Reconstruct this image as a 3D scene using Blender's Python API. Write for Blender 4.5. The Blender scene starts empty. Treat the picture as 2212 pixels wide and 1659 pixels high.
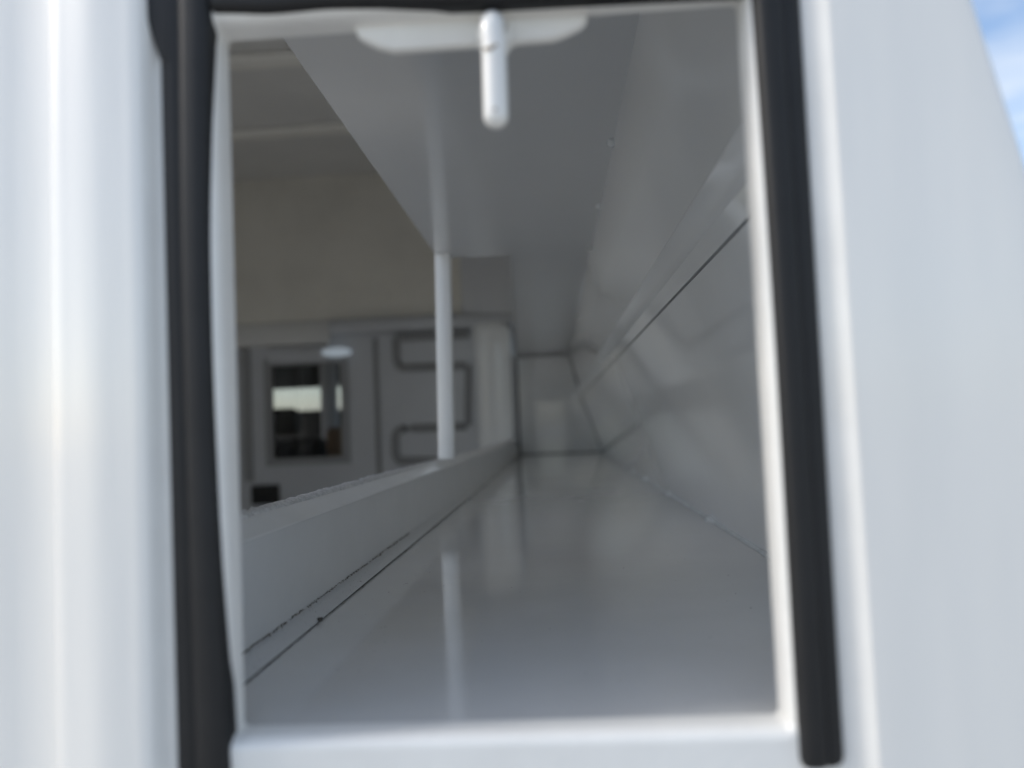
import bpy, bmesh, math, random
from mathutils import Vector, Matrix, noise
random.seed(7)
S = bpy.context.scene
COL = S.collection
R_ = math.radians

# ------------------------------------------------------------------ camera
# depth of the compartment runs along +Y, X to the right, Z up, lens at the origin
F, CX, CY = 1661.0, 1106.0, 829.5
VPX, VPY, ROLL = 1198.0, 915.0, 0.043
yw = Vector(((VPX - CX) / F, -(VPY - CY) / F, -1)).normalized()
xw = Vector((math.cos(ROLL), math.sin(ROLL), 0)); xw = (xw - xw.dot(yw) * yw).normalized()
zw = xw.cross(yw)
cam = bpy.data.cameras.new('camera'); camo = bpy.data.objects.new('camera', cam); COL.objects.link(camo)
camo.matrix_world = Matrix((xw, yw, zw)).to_4x4()
cam.sensor_fit = 'HORIZONTAL'; cam.sensor_width = 36.0; cam.lens = F / 2212 * 36.0
cam.clip_start = 0.01; cam.clip_end = 2000
cam.dof.use_dof = True; cam.dof.focus_distance = 0.70; cam.dof.aperture_fstop = 3.1
S.camera = camo

# ------------------------------------------------------------------ world, sun, exposure
SUN = Vector((-0.74, -0.06, 0.60)).normalized()           # towards the sun: left of the truck, level with its tail
EL = math.asin(SUN.z); AZ = math.atan2(SUN.x, SUN.y)
W = bpy.data.worlds.new('World'); S.world = W; W.use_nodes = True
nt = W.node_tree; nt.nodes.clear()
out = nt.nodes.new('ShaderNodeOutputWorld'); bg = nt.nodes.new('ShaderNodeBackground')
sky = nt.nodes.new('ShaderNodeTexSky'); sky.sky_type = 'NISHITA'; sky.sun_disc = False
sky.sun_elevation = EL; sky.sun_rotation = AZ; sky.dust_density = 1.5; sky.ozone_density = 1.5
tc = nt.nodes.new('ShaderNodeTexCoord'); mp = nt.nodes.new('ShaderNodeMapping')
mp.inputs['Scale'].default_value = (1.2, 1.2, 5.0); mp.inputs['Rotation'].default_value = (0.12, 0.2, 0.5)
nz = nt.nodes.new('ShaderNodeTexNoise'); nz.inputs['Scale'].default_value = 3.0; nz.inputs['Detail'].default_value = 7
rp = nt.nodes.new('ShaderNodeValToRGB'); rp.color_ramp.elements[0].position = 0.38; rp.color_ramp.elements[1].position = 0.72
mx = nt.nodes.new('ShaderNodeMixRGB'); mx.inputs[2].default_value = (4.6, 4.7, 4.75, 1)
ml = nt.nodes.new('ShaderNodeMath'); ml.operation = 'MULTIPLY'; ml.inputs[1].default_value = 0.7
nt.links.new(tc.outputs['Generated'], mp.inputs[0]); nt.links.new(mp.outputs[0], nz.inputs['Vector'])
nt.links.new(nz.outputs['Fac'], rp.inputs[0]); nt.links.new(rp.outputs[0], ml.inputs[0])
nt.links.new(ml.outputs[0], mx.inputs[0]); nt.links.new(sky.outputs[0], mx.inputs[1])
nt.links.new(mx.outputs[0], bg.inputs[0]); nt.links.new(bg.outputs[0], out.inputs[0])
bg.inputs[1].default_value = 0.12
sl = bpy.data.lights.new('sun', 'SUN'); sl.energy = 1.4; sl.angle = R_(12); sl.color = (1, 0.95, 0.88)
so = bpy.data.objects.new('sun', sl); COL.objects.link(so); so.rotation_euler = SUN.to_track_quat('Z', 'Y').to_euler()
S.view_settings.view_transform = 'Standard'; S.view_settings.look = 'None'
S.view_settings.exposure = 1.0; S.view_settings.gamma = 1.0
S.render.engine = 'CYCLES'
S.cycles.max_bounces = 14; S.cycles.diffuse_bounces = 10; S.cycles.glossy_bounces = 6; S.cycles.transmission_bounces = 6
S.cycles.sample_clamp_indirect = 4.0; S.cycles.caustics_reflective = False; S.cycles.caustics_refractive = False
S.cycles.use_denoising = True

# ------------------------------------------------------------------ materials
def mat(name, base, rough=0.4, coat=0.0, spec=0.5, var=0.0, vscale=6.0, bump=0.0, bscale=200.0, dist=0.001,
        stretch=(1, 1, 1), tint=None, rvar=0.0):
    m = bpy.data.materials.new(name); m.use_nodes = True
    t = m.node_tree; b = t.nodes['Principled BSDF']
    b.inputs['Base Color'].default_value = (*base, 1); b.inputs['Roughness'].default_value = rough
    b.inputs['Coat Weight'].default_value = coat; b.inputs['Coat Roughness'].default_value = 0.14 if name == 'white_body_paint' else 0.05
    b.inputs['Specular IOR Level'].default_value = spec
    g = t.nodes.new('ShaderNodeNewGeometry'); mp = t.nodes.new('ShaderNodeMapping'); mp.inputs['Scale'].default_value = stretch
    t.links.new(g.outputs['Position'], mp.inputs[0])
    if var or rvar:
        n = t.nodes.new('ShaderNodeTexNoise'); n.inputs['Scale'].default_value = vscale; n.inputs['Detail'].default_value = 6
        n.inputs['Roughness'].default_value = 0.62
        t.links.new(mp.outputs[0], n.inputs['Vector'])
        if var:
            r = t.nodes.new('ShaderNodeMixRGB'); tn = tint or tuple(c * (1 - var) for c in base)
            r.inputs[1].default_value = (*base, 1); r.inputs[2].default_value = (*tn, 1)
            cr = t.nodes.new('ShaderNodeValToRGB'); cr.color_ramp.elements[0].position = 0.35; cr.color_ramp.elements[1].position = 0.7
            t.links.new(n.outputs['Fac'], cr.inputs[0]); t.links.new(cr.outputs[0], r.inputs[0]); t.links.new(r.outputs[0], b.inputs['Base Color'])
        if rvar:
            mr = t.nodes.new('ShaderNodeMapRange'); mr.inputs[1].default_value = 0.3; mr.inputs[2].default_value = 0.7
            mr.inputs[3].default_value = max(0.02, rough - rvar); mr.inputs[4].default_value = rough + rvar
            t.links.new(n.outputs['Fac'], mr.inputs[0]); t.links.new(mr.outputs[0], b.inputs['Roughness'])
    if bump:
        n2 = t.nodes.new('ShaderNodeTexNoise'); n2.inputs['Scale'].default_value = bscale; n2.inputs['Detail'].default_value = 3
        t.links.new(mp.outputs[0], n2.inputs['Vector'])
        bp = t.nodes.new('ShaderNodeBump'); bp.inputs['Strength'].default_value = bump; bp.inputs['Distance'].default_value = dist
        t.links.new(n2.outputs['Fac'], bp.inputs['Height']); t.links.new(bp.outputs[0], b.inputs['Normal'])
    return m

M = {}
M['body'] = mat('white_body_paint', (0.82, 0.81, 0.775), 0.28, coat=0.8, var=0.035, vscale=5, bump=0.16, bscale=5, dist=0.01, stretch=(3, 1, 0.5))
M['jamb'] = mat('white_jamb_paint', (0.82, 0.81, 0.775), 0.35, coat=0.4, var=0.06, vscale=30, bump=0.15, bscale=160)
M['inside'] = mat('interior_paint', (0.77, 0.78, 0.785), 0.08, coat=0.5, var=0.05, vscale=4, bump=0.02, bscale=9, dist=0.002, rvar=0.03)
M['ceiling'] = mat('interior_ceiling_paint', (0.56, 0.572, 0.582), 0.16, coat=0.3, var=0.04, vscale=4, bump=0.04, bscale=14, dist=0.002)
M['floor'] = mat('interior_floor_paint', (0.71, 0.708, 0.695), 0.11, coat=0.4, var=0.10, vscale=9, bump=0.03, bscale=40, dist=0.001,
                 tint=(0.66, 0.655, 0.635), rvar=0.06)
M['rail'] = mat('rail_paint', (0.66, 0.667, 0.665), 0.35, coat=0.2, var=0.06, vscale=12, bump=0.05, bscale=60)
M['sealant'] = mat('grey_sealant', (0.82, 0.825, 0.83), 0.4, var=0.4, vscale=260, bump=0.9, bscale=420, dist=0.002)
M['bead'] = mat('clear_sealant', (0.66, 0.69, 0.70), 0.22, coat=0.4, var=0.1, vscale=70, bump=0.3, bscale=120)
M['rubber'] = mat('black_rubber', (0.013, 0.013, 0.0135), 0.55, spec=0.4, var=0.25, vscale=40, bump=0.12, bscale=90)
M['dark'] = mat('dark_gap', (0.02, 0.02, 0.02), 0.9)
M['dirt'] = mat('brown_dirt', (0.19, 0.172, 0.148), 0.95, var=0.6, vscale=300)
M['rust'] = mat('rust_mark', (0.34, 0.27, 0.19), 0.8, var=0.3, vscale=300)
M['bay'] = mat('cargo_bay_paint', (0.80, 0.79, 0.77), 0.4, var=0.1, vscale=2)
M['cap'] = mat('beige_fibreglass', (0.70, 0.68, 0.62), 0.55, var=0.12, vscale=3, bump=0.2, bscale=14, dist=0.004)
M['roof'] = mat('roof_liner', (0.66, 0.66, 0.65), 0.6, var=0.1, vscale=3)
M['bow'] = mat('roof_bow_paint', (0.80, 0.79, 0.75), 0.5, var=0.08, vscale=6)
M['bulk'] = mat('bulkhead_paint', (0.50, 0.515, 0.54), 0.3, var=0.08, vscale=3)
M['column'] = mat('column_paint', (0.80, 0.82, 0.83), 0.25, coat=0.4)
M['groove'] = mat('groove_shade_frame_rubber', (0.27, 0.275, 0.28), 0.6)  # dark tone for painted groove shade, shared with the window frame rubber
M['cab'] = mat('cab_trim', (0.035, 0.034, 0.032), 0.8)
M['cabpale'] = mat('cab_pillar_trim', (0.75, 0.76, 0.77), 0.5)
M['tan'] = mat('tan_seat_cloth', (0.33, 0.23, 0.15), 0.9)
M['post'] = mat('post_paint', (0.91, 0.915, 0.91), 0.3, coat=0.4)
M['liplit'] = mat('lit_lip_paint', (0.86, 0.865, 0.86), 0.3, coat=0.3, var=0.06, vscale=14)  # rail paint lightened, so the lip looks lit from above
M['corner'] = mat('cap_corner_paint', (0.56, 0.575, 0.60), 0.3, coat=0.3)
M['joint'] = mat('joint_shade', (0.07, 0.075, 0.08), 0.7)  # dark tone that paints crevice shade round the end wall
M['lens'] = mat('sky_glint', (0.80, 0.86, 0.92), 0.15, coat=0.6)  # pale glowing tone imitating a sky reflection
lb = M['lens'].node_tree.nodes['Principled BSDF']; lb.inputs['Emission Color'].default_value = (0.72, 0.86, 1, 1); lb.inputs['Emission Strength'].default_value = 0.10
M['ground'] = mat('pale_concrete', (0.42, 0.41, 0.385), 0.85, var=0.18, vscale=1.3, bump=0.3, bscale=40)
def glass(name, tint):
    m = bpy.data.materials.new(name); m.use_nodes = True; t = m.node_tree; t.nodes.clear()
    o = t.nodes.new('ShaderNodeOutputMaterial'); mixn = t.nodes.new('ShaderNodeMixShader'); tr = t.nodes.new('ShaderNodeBsdfTransparent')
    gl = t.nodes.new('ShaderNodeBsdfGlossy'); fr = t.nodes.new('ShaderNodeFresnel'); fr.inputs[0].default_value = 1.45
    tr.inputs[0].default_value = (*tint, 1); gl.inputs['Roughness'].default_value = 0.03
    t.links.new(fr.outputs[0], mixn.inputs[0]); t.links.new(tr.outputs[0], mixn.inputs[1]); t.links.new(gl.outputs[0], mixn.inputs[2])
    t.links.new(mixn.outputs[0], o.inputs[0]); return m
M['glass'] = glass('window_glass', (0.82, 0.825, 0.83))

M['tinted'] = glass('tinted_glass', (0.86, 0.87, 0.87))
# ------------------------------------------------------------------ builders
def wloc(o):
    v = Vector(o.location)
    while o.parent: o = o.parent; v += o.location
    return v
def link(name, verts, faces, m, parent=None, smooth=35):
    me = bpy.data.meshes.new(name); vs = [Vector(v) for v in verts]
    lo = Vector([min(v[i] for v in vs) for i in range(3)]); hi = Vector([max(v[i] for v in vs) for i in range(3)])
    c = (lo + hi) / 2
    me.from_pydata([v - c for v in vs], [], faces); me.update()
    bm = bmesh.new(); bm.from_mesh(me); bmesh.ops.recalc_face_normals(bm, faces=bm.faces); bm.to_mesh(me); bm.free()
    me.materials.append(m)
    if smooth:
        for p in me.polygons: p.use_smooth = True
        me.set_sharp_from_angle(angle=R_(smooth))
    o = bpy.data.objects.new(name, me); COL.objects.link(o)
    if parent: o.parent = parent; o.location = c - wloc(parent)
    else: o.location = c
    return o
def box(name, x0, x1, y0, y1, z0, z1, m, parent=None, bev=0.0, seg=2):
    bm = bmesh.new(); bmesh.ops.create_cube(bm, size=1)
    for v in bm.verts: v.co = Vector(((x0 + x1) / 2 + v.co.x * (x1 - x0), (y0 + y1) / 2 + v.co.y * (y1 - y0), (z0 + z1) / 2 + v.co.z * (z1 - z0)))
    if bev: bmesh.ops.bevel(bm, geom=list(bm.edges), offset=bev, segments=seg, profile=0.5, affect='EDGES')
    vs = [v.co.copy() for v in bm.verts]; fs = [[v.index for v in f.verts] for f in bm.faces]; bm.free()
    return link(name, vs, fs, m, parent)
def loft(rows, closed=False, caps=False):
    n = len(rows[0]); vs = [v for r in rows for v in r]; fs = []
    for i in range(len(rows) - 1):
        for j in range(n if closed else n - 1):
            k = (j + 1) % n; fs.append([i * n + j, i * n + k, (i + 1) * n + k, (i + 1) * n + j])
    if caps: fs += [list(range(n))[::-1], [(len(rows) - 1) * n + j for j in range(n)]]
    return vs, fs
def sheet(name, rows, m, parent=None, smooth=35): return link(name, *loft(rows), m, parent, smooth)
def solid(name, rows, m, parent=None, smooth=35): return link(name, *loft(rows, True, True), m, parent, smooth)
def prism(name, pts, m, parent=None, axis='y', a=0, b=1, bev=0.0):
    bm = bmesh.new()
    def P(p, t): return (p[0], t, p[1]) if axis == 'y' else ((t, p[0], p[1]) if axis == 'x' else (p[0], p[1], t))
    f = bm.faces.new([bm.verts.new(P(p, a)) for p in pts])
    r = bmesh.ops.extrude_face_region(bm, geom=[f])
    d = Vector(P((0, 0), b)) - Vector(P((0, 0), a))
    for v in [e for e in r['geom'] if isinstance(e, bmesh.types.BMVert)]: v.co += d
    if bev: bmesh.ops.bevel(bm, geom=list(bm.edges), offset=bev, segments=3, profile=0.5, affect='EDGES', clamp_overlap=True)
    bm.verts.index_update()
    vs = [v.co.copy() for v in bm.verts]; fs = [[v.index for v in q.verts] for q in bm.faces]; bm.free()
    return link(name, vs, fs, m, parent)
def tube_rows(path, rad, n=16):
    rows = []; up = Vector((1, 0, 0))
    for i, p in enumerate(path):
        p = Vector(p); a = Vector(path[max(0, i - 1)]); b = Vector(path[min(len(path) - 1, i + 1)])
        t = (b - a).normalized(); s = up - up.dot(t) * t
        s = s.normalized() if s.length > 1e-4 else Vector((0, 0, 1)); q = t.cross(s)
        r = rad[i] if isinstance(rad, list) else rad
        rows.append([p + r * (math.cos(2 * math.pi * k / n) * s + math.sin(2 * math.pi * k / n) * q) for k in range(n)])
    return rows
def tag(o, label=None, cat=None, group=None, kind=None):
    for k, v in (('label', label), ('category', cat), ('group', group), ('kind', kind)):
        if v: o[k] = v
    return o
def lerp(a, b, t): return a + (b - a) * t

GZ = -1.15
truck = bpy.data.objects.new('service_truck', None); COL.objects.link(truck); truck.location = (-0.8, 2.0, GZ)
tag(truck, 'white service truck body with a long narrow side compartment behind an open rear hatch', 'truck')

# ------------------------------------------------------------------ ground
N = 24
gv = [(-400 + 800 * i / N, -400 + 800 * j / N, GZ) for i in range(N + 1) for j in range(N + 1)]
gf = [[i * (N + 1) + j, (i + 1) * (N + 1) + j, (i + 1) * (N + 1) + j + 1, i * (N + 1) + j + 1] for i in range(N) for j in range(N)]
tag(link('ground', gv, gf, M['ground'], None, 0), kind='structure')

# ------------------------------------------------------------------ exterior skin round the hatch
def rim(z):                                              # slanting outer corner of the body
    return 0.2000 - 0.2290 * (max(-0.35, min(z, 0.62)) - 0.1868)
YP = 0.352
rows = []
for z in [-0.62, -0.35, -0.22] + [lerp(-0.2, 0.24, i / 12) for i in range(13)] + [0.3, 0.62, 0.9, 1.33]:
    x = rim(z); row = [(lerp(0.135, x - 0.0045, k / 6), YP, z) for k in range(7)]
    row += [(x - 0.0045 + 0.0045 * math.sin(a), YP + 0.0045 - 0.0045 * math.cos(a), z) for a in [R_(10 * k) for k in range(1, 10)]]
    row += [(x, 0.9, z), (x, 2.2, z), (x, 3.75, z)]
    rows.append(row)
sheet('side_skin', rows, M['body'], truck, 40)
sheet('rear_panel', [[(-0.1915, YP, z), (-0.06, YP, z), (0.135, YP, z)] for z in (0.246, 0.6, 1.33)], M['body'], truck)
sheet('rear_panel', [[(-0.1915, YP, z), (-0.06, YP, z), (0.135, YP, z)] for z in (-0.62, -0.4, -0.222)], M['body'], truck)
rows = []
for z in [-0.62] + [lerp(-0.25, 0.26, i / 10) for i in range(11)] + [1.33]:
    row = [(-0.1915, YP + 0.0002, z), (-0.1930, YP - 0.0006, z)]
    for k in range(1, 10):
        t = k / 9; row.append((lerp(-0.1935, -0.2385, t), YP - 0.0006 + 0.006 * t * t + 0.0004 * math.sin(9 * t), z))
    row += [(-0.2415, YP + 0.0075, z), (-0.2440, YP + 0.011, z), (-0.2455, YP + 0.017, z), (-0.249, YP + 0.019, z),
            (-0.27, YP + 0.019, z), (-0.29, YP + 0.019, z), (-0.30, YP + 0.02, z), (-0.304, YP + 0.024, z), (-0.305, YP + 0.05, z), (-0.305, 0.47, z), (-0.275, 0.60, z), (-0.26, 0.60, z), (-0.26, 0.47, z)]  # last points: unseen inner return, added to keep sun off the floor
    rows.append(row)
sheet('corner_pillar', rows, M['body'], truck, 50)

def rrect(L, Rr, T, B, r, y, n=5):
    pts = []
    for cx, cz, a0 in ((Rr - r, T - r, 0), (L + r, T - r, 90), (L + r, B + r, 180), (Rr - r, B + r, 270)):
        for k in range(n + 1):
            a = R_(a0 + 90 * k / n); pts.append((cx + r * math.cos(a), y, cz + r * math.sin(a)))
    return pts
OL, OR, OT, OB = -0.1577, 0.0990, 0.2025, -0.1408
rings = [rrect(OL, OR, OT, OB, 0.003, 0.376), rrect(OL, OR, OT, OB, 0.003, 0.366)]
for o, y in ((0.0005, 0.3625), (0.0018, 0.3597), (0.0036, 0.3582), (0.0056, 0.3578)):
    rings.append(rrect(OL - o, OR + o, OT + o, OB - o, 0.003 + o, y))
rings.append(rrect(-0.1862, 0.1230, 0.234, -0.205, 0.010, 0.3600))
for t in (0.02, 0.33, 0.66, 0.97): 
    rings.append(rrect(lerp(-0.1872, -0.1913, t), lerp(0.1236, 0.1344, t), lerp(0.235, 0.2455, t), lerp(-0.206, -0.2215, t), 0.006, lerp(0.3598, 0.3526, t)))
rings.append(rrect(-0.1916, 0.1352, 0.2462, -0.2222, 0.001, YP + 0.0002))
vs, fs = loft(rings, True)
link('hatch_frame', vs, fs, M['jamb'], truck, 50)

# rubber weatherstrips: a D-shaped bulb with a fold
def seal(name, path, label=None, endcap=True):
    """path: list of (centre, across vector, width, height)"""
    prof = [(-0.5, 0.0), (-0.5, 0.45), (-0.485, 0.70), (-0.43, 0.90), (-0.34, 0.985), (-0.22, 1.0), (-0.08, 0.985), (0.0, 0.95), (0.05, 0.86), (0.08, 0.77), (0.105, 0.75),
            (0.14, 0.78), (0.20, 0.80), (0.36, 0.74), (0.45, 0.62), (0.49, 0.42), (0.5, 0.2), (0.5, 0.0)]
    rows = []
    for c, ac, w, h in path:
        c = Vector(c); ac = Vector(ac)
        rows.append([c + ac * (p * w) + Vector((0, -1, 0)) * (q * h) for p, q in prof])
    o = solid(name, rows, M['rubber'], truck, 60)
    if label: o['label'] = label
    return o
def curve(keys, z):                                       # Catmull-Rom through the keys
    ks = keys if keys[0][0] < keys[-1][0] else keys[::-1]
    z = max(ks[0][0], min(ks[-1][0], z)); i = 0
    while i < len(ks) - 2 and z > ks[i + 1][0]: i += 1
    (z0, p1), (z1, p2) = ks[i], ks[i + 1]
    m1 = (p2 - ks[i - 1][1]) / (z1 - ks[i - 1][0]) if i > 0 else (p2 - p1) / (z1 - z0)
    m2 = (ks[i + 2][1] - p1) / (ks[i + 2][0] - z0) if i < len(ks) - 2 else (p2 - p1) / (z1 - z0)
    h = z1 - z0; t = (z - z0) / h; t2, t3 = t * t, t * t * t
    return (2 * t3 - 3 * t2 + 1) * p1 + (t3 - 2 * t2 + t) * h * m1 + (3 * t2 - 2 * t3) * p2 + (t3 - t2) * h * m2
SY = 0.3655
inn = [(0.235, -0.1570), (0.2, -0.1580), (0.09, -0.1612), (-0.03, -0.1602), (-0.15, -0.1568)]
outr = [(0.235, -0.1858), (0.05, -0.1848), (-0.15, -0.1838)]
pth = []
for z in [lerp(0.228, -0.152, i / 40) for i in range(40)] + [-0.152 - 0.006 * math.sin(R_(9 * k)) for k in range(11)]:
    a, b = curve(inn, z), curve(outr, z); wob = 0
    e = max(0.0, (-0.152 - z) / 0.006); sh = (0.72 + 0.28 * math.sqrt(max(0.0, 1 - e * e))) if e > 0 else 1
    pth.append((((a + b) / 2 + wob, SY, z), (1, 0, 0), (a - b) * sh, 0.0125 * sh))
# mirror so that the fold lies on the outer side
seal('door_seal', [(c, (-1, 0, 0), w, h) for c, ac, w, h in pth], 'left upright of the black rubber door seal')
inn = [(0.235, 0.1010), (0.19, 0.1016), (0.05, 0.1024), (-0.12, 0.1020), (-0.15, 0.1020)]
outr = [(0.235, 0.1252), (0.19, 0.1248), (0.05, 0.1240), (-0.12, 0.1228), (-0.15, 0.1227)]
pth = []
for z in [lerp(0.228, -0.152, i / 40) for i in range(40)] + [-0.152 - 0.006 * math.sin(R_(9 * k)) for k in range(11)]:
    a, b = curve(inn, z), curve(outr, z)
    e = max(0.0, (-0.152 - z) / 0.006); sh = (0.72 + 0.28 * math.sqrt(max(0.0, 1 - e * e))) if e > 0 else 1
    pth.append((((a + b) / 2, SY, z), (1, 0, 0), (b - a) * sh, 0.0125 * sh))
seal('door_seal', pth, 'right upright of the black rubber door seal')
low = [(-0.19, 0.2085), (-0.157, 0.2070), (-0.13, 0.2052), (-0.098, 0.2053), (-0.03, 0.2022), (0.052, 0.2006), (0.125, 0.1985)]
pth = []
for i in range(41):
    x = lerp(-0.157, 0.101, i / 40); b = curve(low, x)
    pth.append(((x, SY - 0.0005, b + 0.0115), (0, 0, 1), 0.023, 0.0115))
seal('door_seal', pth, 'top run of the black rubber door seal')

prism('seal_corner_fin', [(-0.1925, 0.236), (-0.1900, 0.206), (-0.1865, 0.193), (-0.1840, 0.1855), (-0.178, 0.182), (-0.176, 0.236)], M['rubber'], truck, 'y', 0.3555, 0.3600, 0.0012)
# latch bracket with its hooked striker pin
K = 0.372 / 0.36
out_ = [(-0.0885, 0.2005), (-0.0882, 0.1950), (-0.0868, 0.1916), (-0.0835, 0.1893), (-0.0780, 0.1866), (-0.0700, 0.1843), (-0.050, 0.1843), (-0.0300, 0.1843),
        (-0.0275, 0.1832), (-0.0262, 0.1800), (-0.0140, 0.1803), (-0.0128, 0.1834), (-0.0095, 0.1845), (0.0078, 0.1845), (0.0140, 0.1862), (0.0215, 0.1888),
        (0.0244, 0.1915), (0.0249, 0.2005)]
rows = []
for dy, f_ in ((0.0, 1.0), (0.0, 0.97)):
    rows.append([(x * K, 0.371 + dy, z * K) for x, z in out_])
bm_rows_front, bm_rows_back = [], []
bracket = None
fr, md, bk = [], [], []
cxm = -0.032
for x, z in out_:
    g = max(0.0, min(1.0, (0.1975 - z) / 0.013))
    fr.append(((cxm + (x - cxm) * 0.985) * K, 0.3700 + 0.0028 * g * g, (z + (0.0007 if z < 0.2 else 0)) * K))
    md.append((x * K, 0.3712 + 0.0032 * g * g, z * K)); bk.append((x * K, 0.3745 + 0.0032 * g * g, z * K))
top = [(p[0], p[1], p[2]) for p in fr]
# front face as strips from the straight top edge down to the outline, so that it can curve backwards
rows = []
for t in [0, 0.35, 0.6, 0.8, 0.93, 1.0]:
    r = []
    for p in fr:
        z = lerp(0.2010 * K, p[2], t); g = max(0.0, min(1.0, (0.1975 * K - z) / 0.0135)); r.append((p[0], 0.3700 + 0.0030 * g * g, z))
    rows.append(r)
rows += [md, bk]
bracket = sheet('latch_bracket', rows, M['jamb'], truck, 60)
px, pz = -0.0204, 0.1885
path = [(px * K, 0.376, 0.1955), (px * K, 0.366, 0.1955)]
for k in range(1, 8):
    a = R_(90 * k / 7); path.append((px * K - 0.0002, 0.366 - 0.008 * math.sin(a), 0.1955 - 0.008 + 0.008 * math.cos(a)))
zend = 0.1412
for k in range(1, 10): path.append((px - 0.0002 - 0.0006 * k / 9, 0.358, lerp(0.1875, zend + 0.0058, k / 9)))
rad = [0.0060] * len(path)
for k in range(1, 7):
    a = R_(15 * k); path.append((px - 0.0008, 0.358, zend + 0.0058 - 0.0058 * math.sin(a))); rad.append(max(0.0002, 0.0060 * math.cos(a)))
pin = solid('striker_pin', tube_rows(path, rad, 24), M['jamb'], bracket, 60)
# worn spots on the pin and a runny paint collar round its root
def blob(name, c, r, m, parent, sq=(1, 1, 1), sub=2, amp=0.15, sd=0.0):
    bm = bmesh.new(); bmesh.ops.create_icosphere(bm, subdivisions=sub, radius=1)
    vs = [Vector(c) + Vector([v.co[i] * r * sq[i] for i in range(3)]) * (1 + amp * noise.noise(v.co * 1.7 + Vector((sd, sd * 2, 0)))) for v in bm.verts]
    fs = [[v.index for v in f.verts] for f in bm.faces]; bm.free()
    return link(name, vs, fs, m, parent, 70)
blob('rust_mark', (-0.0225, 0.3521, 0.1775), 0.0012, M['rust'], bracket, (2.2, 0.5, 0.8), 2, 0.7, 3)
blob('rust_mark', (-0.0197, 0.3521, 0.1788), 0.0009, M['rust'], bracket, (1.2, 0.5, 1.0), 2, 0.6, 9)
blob('rust_mark', (-0.0212, 0.3520, 0.1480), 0.0008, M['rust'], bracket, (1.2, 0.5, 1.1), 2, 0.4, 5)
rows = []
for y, r in ((0.3675, 0.0064), (0.3688, 0.0070), (0.3696, 0.0080), (0.3700, 0.0094), (0.3712, 0.0100)):
    rows.append([(px * K + r * math.cos(2 * math.pi * k / 24), y, 0.1955 + r * math.sin(2 * math.pi * k / 24)) for k in range(24)])
link('weld_collar', *loft(rows, True), M['jamb'], bracket, 70)

# ------------------------------------------------------------------ side compartment
YE = 3.70
ZF = -0.144
NY = 40
def yk(i, a=0.377, b=YE): t = i / NY; return a + (b - a) * t ** 1.8
def far(y): return (y - 0.377) / (YE - 0.377)
def wx(y): return lerp(-0.2120, -0.1830, far(y))          # inner face of the rail
def sx(y): return lerp(-0.1872, -0.1690, far(y))          # edge of its foot
def fx(y): return lerp(0.2115, 0.2200, far(y))            # foot of the outer wall
rows = [[(wx(yk(i)) - 0.03, yk(i), ZF)] + [(lerp(wx(yk(i)), fx(yk(i)) + 0.01, k / 8), yk(i), ZF + 0.0004 * math.sin(3 * yk(i) + k)) for k in range(9)] for i in range(NY + 1)]
floor = sheet('compartment_floor', rows, M['floor'], truck, 60)
# the bent rail: foot on the floor, web, leaning lip, top flange
rows = []
for i in range(NY + 1):
    y = yk(i); w = wx(y); s = sx(y); f = far(y)
    zl = lerp(-0.0705, -0.079, f); e = 0.0009 * noise.noise(Vector((y * 9, 0, 3)))
    rows.append([(s, y, ZF + 0.0004), (s - 0.0002, y, ZF + 0.0018), (s - 0.001, y, ZF + 0.0022), (w + 0.0022, y, ZF + 0.0024), (w + 0.0006, y, ZF + 0.0034),
                 (w, y, ZF + 0.006), (w, y, zl - 0.002), (w - 0.0002, y, zl), (w - 0.0010, y, zl + 0.0008), (w - 0.0145, y, zl + 0.0085 + e), (w - 0.0160, y, zl + 0.0100 + e),
                 (w - 0.0180, y, zl + 0.0108), (w - 0.036, y, zl + 0.0112), (w - 0.038, y, zl + 0.010), (w - 0.038, y, ZF - 0.40)])
rail = sheet('bent_rail', rows, M['rail'], truck, 28)
rows = []
for i in range(161):
    y = lerp(0.40, 1.9, (i / 160) ** 1.3); w = wx(y); zl = lerp(-0.0705, -0.079, far(y)) + 0.0112
    h = 0.0046 + 0.0030 * max(0, noise.noise(Vector((y * 7, 1, 0)))) ; h *= 1 if y < 1.3 else max(0.25, 1 - (y - 1.3) * 1.5)
    c = Vector((w - 0.0255, y, zl)); r = []
    for k in range(9):
        a = math.pi * k / 8; q = 1 + 0.38 * noise.noise(Vector((y * 150, k * 1.3, 5))) + 0.2 * noise.noise(Vector((y * 420, k * 2.1, 8)))
        r.append(c + Vector((0.0075 * math.cos(a) * q, 0, h * math.sin(a) * q)))
    rows.append(r)
sheet('sealant_bead', rows, M['sealant'], rail, 80)
rows = []
for i in range(NY + 1):
    y = yk(i); w = wx(y); zl = lerp(-0.0705, -0.079, far(y)); e = 0.0009 * noise.noise(Vector((y * 9, 0, 3)))
    rows.append([(w + 0.0006, y, zl + 0.0006), (w + 0.0004, y, zl + 0.0014), (w - 0.0140, y, zl + 0.0091 + e), (w - 0.0157, y, zl + 0.0108 + e), (w - 0.0180, y, zl + 0.0116 + e)])
sheet('lit_lip', rows, M['liplit'], rail, 40)  # paler sheet over the lip, its brighter light put into the colour
# dark open joint under the foot of the rail
rows = [[(sx(yk(i)) + 0.0009 + 0.0004 * noise.noise(Vector((yk(i) * 30, 2, 2))), yk(i), ZF + 0.0012), (sx(yk(i)) + 0.0001, yk(i), ZF + 0.0014)] for i in range(NY + 1)]
sheet('seam_joint', rows, M['dark'], rail, 0)
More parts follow.
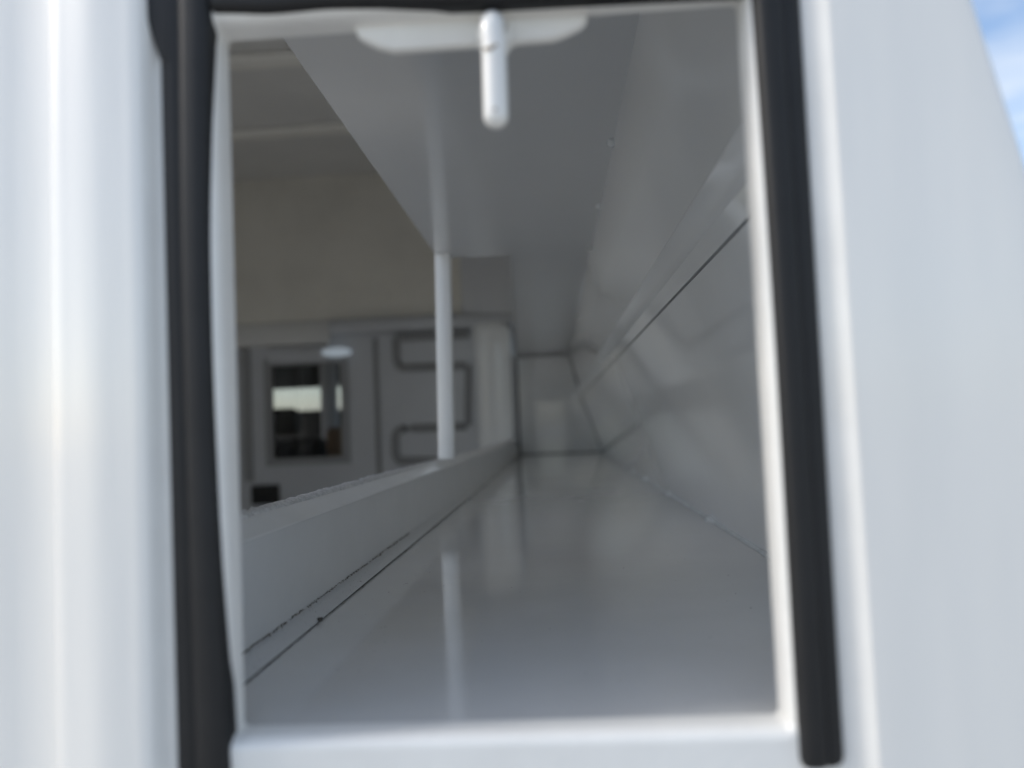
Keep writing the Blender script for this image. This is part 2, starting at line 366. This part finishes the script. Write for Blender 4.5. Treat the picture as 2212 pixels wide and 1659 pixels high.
# upright
t_, b_ = 0.3255, -0.0565
def pr(z, x0, x1): return [(x0, 1.412, z), (x0 + 0.003, 1.4095, z), (x1 - 0.003, 1.4095, z), (x1, 1.412, z), (x1, 1.440, z), (x0, 1.440, z)]
solid('support_post', [pr(lerp(b_, t_, k / 6), lerp(-0.2165, -0.2090, k / 6), lerp(-0.1885, -0.1815, k / 6)) for k in range(7)], M['post'], truck, 50)
# overhead panel and its narrower run behind the post
ZC = 0.325
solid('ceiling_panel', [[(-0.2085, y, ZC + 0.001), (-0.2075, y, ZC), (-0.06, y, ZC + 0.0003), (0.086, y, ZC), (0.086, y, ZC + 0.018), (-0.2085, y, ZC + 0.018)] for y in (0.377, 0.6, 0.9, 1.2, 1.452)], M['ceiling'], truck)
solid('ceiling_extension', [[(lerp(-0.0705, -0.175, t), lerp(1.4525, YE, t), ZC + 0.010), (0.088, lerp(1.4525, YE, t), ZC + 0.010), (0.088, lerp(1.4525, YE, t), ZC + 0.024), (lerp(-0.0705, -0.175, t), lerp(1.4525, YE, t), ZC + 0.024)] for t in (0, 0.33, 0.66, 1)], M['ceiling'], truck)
# outer wall: lower sheet, shadow gap, upper sheet with a rolled channel
def wallx(y, d): return d + lerp(0.0, 0.0025, far(y))
A = (0.1302, 0.1262); B = (0.1250, 0.1430); C_ = (0.1190, 0.1640); T = (0.0815, ZC + 0.006)
rows = []
for i in range(NY + 1):
    y = yk(i); x0 = fx(y)
    rows.append([(x0 + 0.012, y, ZF - 0.002), (x0, y, ZF - 0.002)] + [(lerp(x0, wallx(y, A[0]) + 0.0004, k / 8), y, lerp(ZF, A[1] - 0.0014, k / 8)) for k in range(1, 9)] + [(wallx(y, A[0]) + 0.012, y, A[1] - 0.0010)])
sheet('side_wall', rows, M['inside'], truck, 40)['label'] = 'lower sheet of the slanted outer wall below the dark gap'
rows = []
for i in range(NY + 1):
    y = yk(i); q = lambda p, d=0: (wallx(y, p[0]) + d, y, p[1])
    rows.append([q((A[0] + 0.012, A[1] + 0.0008)), q((A[0] - 0.0008, A[1] + 0.0008)), q((A[0] - 0.0012, A[1] + 0.0018)),
                 q((B[0], B[1] - 0.0015)), q((B[0] - 0.0008, B[1])), q((B[0] - 0.0040, B[1] + 0.0014)), q((B[0] - 0.0066, B[1] + 0.0042)), q((C_[0] - 0.0102, C_[1] - 0.0062)), q((C_[0] - 0.0100, C_[1] - 0.0036)), q((C_[0] - 0.0072, C_[1] - 0.0012)),
                 q((C_[0] - 0.0010, C_[1] + 0.0005)), q((C_[0] - 0.0004, C_[1] + 0.003)), q((lerp(C_[0], T[0], 0.5), lerp(C_[1], T[1], 0.5))), q(T)])
sheet('side_wall', rows, M['inside'], truck, 30)['label'] = 'upper sheet of the outer wall with a raised hem above the dark gap'
sheet('shadow_gap', [[(wallx(yk(i), A[0]) + 0.004, yk(i), A[1] - 0.003), (wallx(yk(i), A[0]) + 0.004, yk(i), A[1] + 0.003)] for i in range(NY + 1)], M['dark'], truck, 0)
prism('end_wall', [(-0.215, ZF - 0.01), (0.228, ZF - 0.01), (0.150, 0.128), (0.11, ZC + 0.03), (-0.215, ZC + 0.03)], M['inside'], truck, 'y', YE, YE + 0.012)
solid('compartment_jamb', [[(-0.190, YE - 0.05, z), (-0.182, YE - 0.052, z), (-0.176, YE - 0.05, z), (-0.174, YE, z), (-0.190, YE, z)] for z in (-0.10, 0.1, 0.33)], M['bulk'], truck)
EYJ = YE - 0.004
def joint(name, pts, r=0.0025): solid(name, tube_rows(pts, r, 6), M['joint'], truck, 60)  # dark strips standing in for the shade in the end wall's corners
joint('end_shade', [(-0.168, EYJ, ZF + 0.002), (0.02, EYJ, ZF + 0.002), (0.216, EYJ, ZF + 0.002)])
joint('end_shade', [(0.219, EYJ, ZF + 0.003), (0.176, EYJ, -0.006), (0.1335, EYJ, 0.126)])
joint('end_shade', [(0.1255, EYJ, 0.142), (0.105, EYJ, 0.235), (0.086, EYJ, ZC)], 0.0022)
joint('end_shade', [(-0.168, EYJ, ZC + 0.003), (-0.04, EYJ, ZC + 0.003), (0.084, EYJ, ZC + 0.003)], 0.0022)
joint('end_shade', [(-0.172, EYJ, ZF), (-0.170, EYJ, 0.1), (-0.168, EYJ, ZC)], 0.004)
# sealant run and tack welds along the wall joints
rows = []
for i in range(140):
    y = lerp(0.55, 2.5, (i / 139) ** 1.4); r0 = 0.0034 * (1 + 0.35 * noise.noise(Vector((y * 22, 4, 4)))) * (1 if y < 1.35 else max(0.3, 1 - 0.7 * (y - 1.35)))
    for t in (1.09, 1.485, 1.885, 2.2):
        r0 += 0.0042 * math.exp(-((y - t) / (0.012 * t)) ** 2)
    rows.append([(fx(y) - 0.001 + r0 * 1.5 * math.cos(a), y, ZF + r0 * 1.15 * math.sin(a)) for a in [R_(75 + 105 * k / 7) for k in range(8)]])
sheet('corner_sealant', rows, M['bead'], truck, 80)
for i, (y, s) in enumerate(((0.885, 0.0056), (1.15, 0.0045), (1.425, 0.0056), (2.35, 0.0050))):
    blob('weld_tack', (0.0815, y, ZC - 0.001), s, M['bead'], truck, (1.0, 1.8, 1.0), 2, 0.6, i * 2.3)

# ------------------------------------------------------------------ cargo bay seen through the open side
YB = 3.75
ZR = 1.292
box('cargo_floor', -1.75, -0.19, 0.45, YB, -0.60, -0.56, M['bay'], truck)
lw = box('cargo_side_wall', -1.75, -1.70, 0.45, YB, -0.56, -0.40, M['bay'], truck)
box('side_wall_header', -1.75, -1.70, 0.45, YB, 0.80, ZR, M['bay'], lw)
for y0, y1 in ((0.45, 0.50), (1.40, 1.48), (2.40, 2.48), (2.9, YB)):
    box('side_wall_pillar', -1.75, -1.70, y0, y1, -0.40, 0.80, M['bay'], lw)
for y0, y1 in ((0.50, 1.40), (1.48, 2.40), (2.48, 2.9)):
    box('side_window', -1.728, -1.724, y0, y1, -0.40, 0.80, M['glass'], lw)
roof = box('cargo_roof', -1.78, 0.10, 0.36, YB + 0.05, ZR, ZR + 0.04, M['roof'], truck)
for y in (0.66, 1.28, 1.89, 2.504, 3.125):
    box('roof_bow', -1.70, -0.06, y - 0.035, y + 0.045, ZR - 0.028, ZR - 0.001, M['bow'], roof, 0.008)
sheet('inner_wall', [[(0.084, y, ZC + 0.01), (0.06, y, 0.7), (0.04, y, ZR)] for y in (0.377, 1.5, 2.6, YB)], M['bay'], truck)
box('door_header', -1.75, -0.26, 0.40, 0.46, 0.98, ZR, M['body'], truck)
box('sun_blocker', -1.78, -1.18, 0.36, 0.46, -0.62, ZR, M['body'], truck)  # out of view, added to keep a band of sun off the compartment floor
capw = box('cap_wall', -1.75, 0.12, YB, YB + 0.05, 0.56, ZR, M['cap'], truck)
for x, z in ((-1.16, 1.255), (-1.55, 1.26), (-0.83, 1.26), (-1.16, 0.66), (-0.80, 0.67), (-0.62, 1.02)):
    blob('rivet', (x, YB - 0.002, z), 0.016, M['cap'], capw, (1, 0.5, 1), 2, 0)
solid('cap_ledge', [[(x, YB - 0.06, 0.545), (x, YB - 0.068, 0.53), (x, YB - 0.06, 0.49), (x, YB, 0.48), (x, YB, 0.565)] for x in (-1.08, -0.17)], M['bulk'], capw, 60)
solid('cap_ledge', [[(x, YB - 0.03, 0.545), (x, YB - 0.03, 0.45), (x, YB, 0.44), (x, YB, 0.565)] for x in (-1.74, -1.09)], M['roof'], capw, 60)
rows = []
for z in [-0.56] + [lerp(-0.1, 0.44, i / 5) for i in range(6)] + [0.44 + 0.07 * math.sin(R_(18 * k)) for k in range(1, 6)]:
    k = max(0.0, (z - 0.44) / 0.07); in_ = 0.10 * (1 - math.sqrt(max(0, 1 - k * k)))
    rows.append([(-0.375, YB, z), (-0.372, YB - 0.05, z), (-0.355, YB - 0.075 + in_ * 0.4, z), (-0.30, YB - 0.10 + in_ * 0.6, z), (-0.24, YB - 0.105 + in_ * 0.6, z), (-0.195 - in_ * 0.5, YB - 0.10 + in_ * 0.6, z), (-0.19 - in_ * 0.5, YB, z)])
sheet('corner_column', rows, M['column'], truck, 60)
sheet('cap_corner', [[(-0.43, YB - 0.002, z), (-0.38, YB - 0.03, z), (-0.30, YB - 0.05, z), (-0.20, YB - 0.055, z), (-0.06, YB - 0.055, z)] for z in (0.50, 0.9, ZR)], M['corner'], truck, 60)
# cab bulkhead with its window
WX0, WX1, WZ0, WZ1 = -1.41, -1.03, -0.13, 0.36
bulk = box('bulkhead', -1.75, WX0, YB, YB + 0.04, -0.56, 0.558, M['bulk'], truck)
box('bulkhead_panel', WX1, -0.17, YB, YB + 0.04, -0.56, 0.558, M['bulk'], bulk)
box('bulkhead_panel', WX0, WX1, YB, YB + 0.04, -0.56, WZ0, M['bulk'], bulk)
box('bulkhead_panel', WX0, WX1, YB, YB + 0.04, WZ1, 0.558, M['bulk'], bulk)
def frame_rows(x0, x1, z0, z1, w, y0, y1):
    a = [(x0, z0), (x1, z0), (x1, z1), (x0, z1)]; b = [(x0 + w, z0 + w), (x1 - w, z0 + w), (x1 - w, z1 - w), (x0 + w, z1 - w)]
    return [[(p[0], y1, p[1]) for p in a], [(p[0], y0, p[1]) for p in a], [(p[0], y0, p[1]) for p in b], [(p[0], y1, p[1]) for p in b]]
link('window_frame', *loft(frame_rows(WX0 - 0.02, WX1 + 0.02, WZ0 - 0.02, WZ1 + 0.02, 0.035, YB - 0.012, YB + 0.02), True), M['groove'], bulk, 30)
box('window_glass', WX0, WX1, YB + 0.022, YB + 0.026, WZ0, WZ1, M['glass'], bulk)
def groove(pts, r=0.02):
    p3 = []
    for (a, b) in zip(pts, pts[1:]):
        for k in range(6): p3.append((lerp(a[0], b[0], k / 6), YB - 0.002, lerp(a[1], b[1], k / 6)))
    p3.append((pts[-1][0], YB - 0.002, pts[-1][1]))
    solid('groove_shade', tube_rows(p3, r, 8), M['groove'], bulk, 60)  # dark tubes standing in for the shade inside the stamped grooves
groove([(-0.765, 0.455), (-0.765, 0.345), (-0.755, 0.318), (-0.73, 0.305), (-0.42, 0.302)])
groove([(-0.765, 0.456), (-0.40, 0.456)])
groove([(-0.410, 0.30), (-0.418, 0.15), (-0.422, 0.01)], 0.018)
groove([(-0.43, 0.006), (-0.74, 0.006), (-0.772, -0.006), (-0.785, -0.03), (-0.785, -0.12), (-0.765, -0.15), (-0.55, -0.16)])
groove([(-0.868, 0.455), (-0.868, -0.50)], 0.013)
groove([(-1.52, 0.44), (-1.52, -0.22)], 0.022)
box('vent_cover', -1.507, -1.368, YB - 0.02, YB, -0.335, -0.242, M['dark'], bulk, 0.006)
gbar = solid('glint_bar', [[(x, YB - 0.035 * s, 0.395 + 0.045 * c) for s, c in [(math.sin(R_(a)), math.cos(R_(a))) for a in range(0, 181, 20)]] for x in (-1.40, -1.10)], M['bulk'], bulk, 60)  # made-up rounded bar that carries the glint
blob('sky_glint', (-1.06, YB - 0.02, 0.398), 0.042, M['lens'], gbar, (1.9, 0.8, 0.62), 3, 0)  # glowing patch in place of the sky's reflection on the bulkhead
# cab beyond
box('cab_floor', -2.26, 0.1, YB + 0.04, 5.3, -0.62, -0.58, M['cab'], truck)
box('cab_side', -2.30, -2.25, YB + 0.04, 5.3, -0.58, 0.0, M['cab'], truck)
box('cab_side', 0.06, 0.1, YB + 0.04, 5.3, -0.58, 0.0, M['cab'], truck)
box('cab_roof', -2.26, 0.1, YB + 0.04, 5.0, 0.56, 0.60, M['cab'], truck)
box('cab_back_wall', -2.30, -1.75, YB + 0.01, YB + 0.05, -0.6, 0.6, M['cab'], truck)
box('dashboard', -2.26, 0.06, 4.75, 5.1, -0.58, 0.150, M['cab'], truck, 0.03)
box('windscreen_header', -2.26, 0.06, 4.92, 5.0, 0.305, 0.56, M['cab'], truck)
box('windscreen', -2.26, 0.06, 4.955, 4.960, 0.152, 0.304, M['tinted'], truck)
box('cab_pillar', -1.31, -1.215, 4.25, 4.30, -0.3, 0.56, M['cabpale'], truck, 0.02)
seat = box('cab_seat', -1.62, -1.20, 3.86, 4.05, -0.56, -0.02, M['cab'], truck, 0.04)
box('headrest', -1.54, -1.32, 3.88, 3.98, 0.0, 0.14, M['cab'], seat, 0.04)
box('seat_bolster', -1.17, -1.04, 3.86, 3.95, -0.4, 0.03, M['tan'], truck, 0.03)

# ------------------------------------------------------------------ dirt left in the compartment
gv, gf = [], []
ico = bmesh.new(); bmesh.ops.create_icosphere(ico, subdivisions=1, radius=1)
iv = [v.co.copy() for v in ico.verts]; ifc = [[v.index for v in f.verts] for f in ico.faces]; ico.free()
def grain(c, r, flat=0.6):
    o = len(gv); s = Vector((random.uniform(0.6, 1.5), random.uniform(0.6, 1.6), flat))
    for v in iv:
        k = random.uniform(0.7, 1.25); gv.append(Vector(c) + Vector((v.x * s.x, v.y * s.y, v.z * s.z)) * r * k)
    gf.extend([[a + o for a in f] for f in ifc])
for i in range(1000):                                       # line of grit at the foot of the rail
    y = 0.43 + random.random() ** 1.5 * 0.62; d = max(0, 0.5 + noise.noise(Vector((y * 26, 0, 0))))
    if random.random() > 0.55 + d: continue
    grain((wx(y) + 0.0012 + abs(random.gauss(0, 0.0016)) * d, y, ZF + 0.0028 + random.random() * 0.0016), random.uniform(0.00022, 0.00065))
for i in range(150):                                       # crumbs along the seam
    y = 0.43 + random.random() ** 1.6 * 0.5; grain((sx(y) + 0.0008 + random.gauss(0, 0.0006), y, ZF + 0.0009), random.uniform(0.0002, 0.0005), 0.8)
for i in range(260):                                      # dust on the foot of the rail
    y = 0.43 + random.random() ** 1.4 * 0.5; grain((lerp(wx(y) + 0.002, sx(y) - 0.001, random.random() ** 1.7), y, ZF + 0.0024), random.uniform(0.00012, 0.0003), 0.4)
for i in range(110):                                        # loose specks
    y = random.uniform(0.43, 1.0); x = random.choice((random.uniform(-0.20, -0.11), random.uniform(-0.15, 0.15)))
    grain((x, y, ZF + (0.0026 if x < sx(y) else 0.0008)), random.uniform(0.0002, 0.00048), 0.5)
tag(link('dirt', gv, gf, M['dirt'], None, 0), 'brown grit and loose specks along the foot of the bent rail', 'dirt', kind='stuff')
gv, gf = [], []
for k in range(14): grain((-0.1848 + random.gauss(0, 0.0010), 0.585 + random.gauss(0, 0.0016), ZF + 0.0022 + random.random() * 0.0014), random.uniform(0.0008, 0.0016), 0.8)
tag(link('dirt_clod', gv, gf, M['dirt'], None, 0), 'small crumbly clod of dirt sitting on the floor seam beside the rail', 'clod')
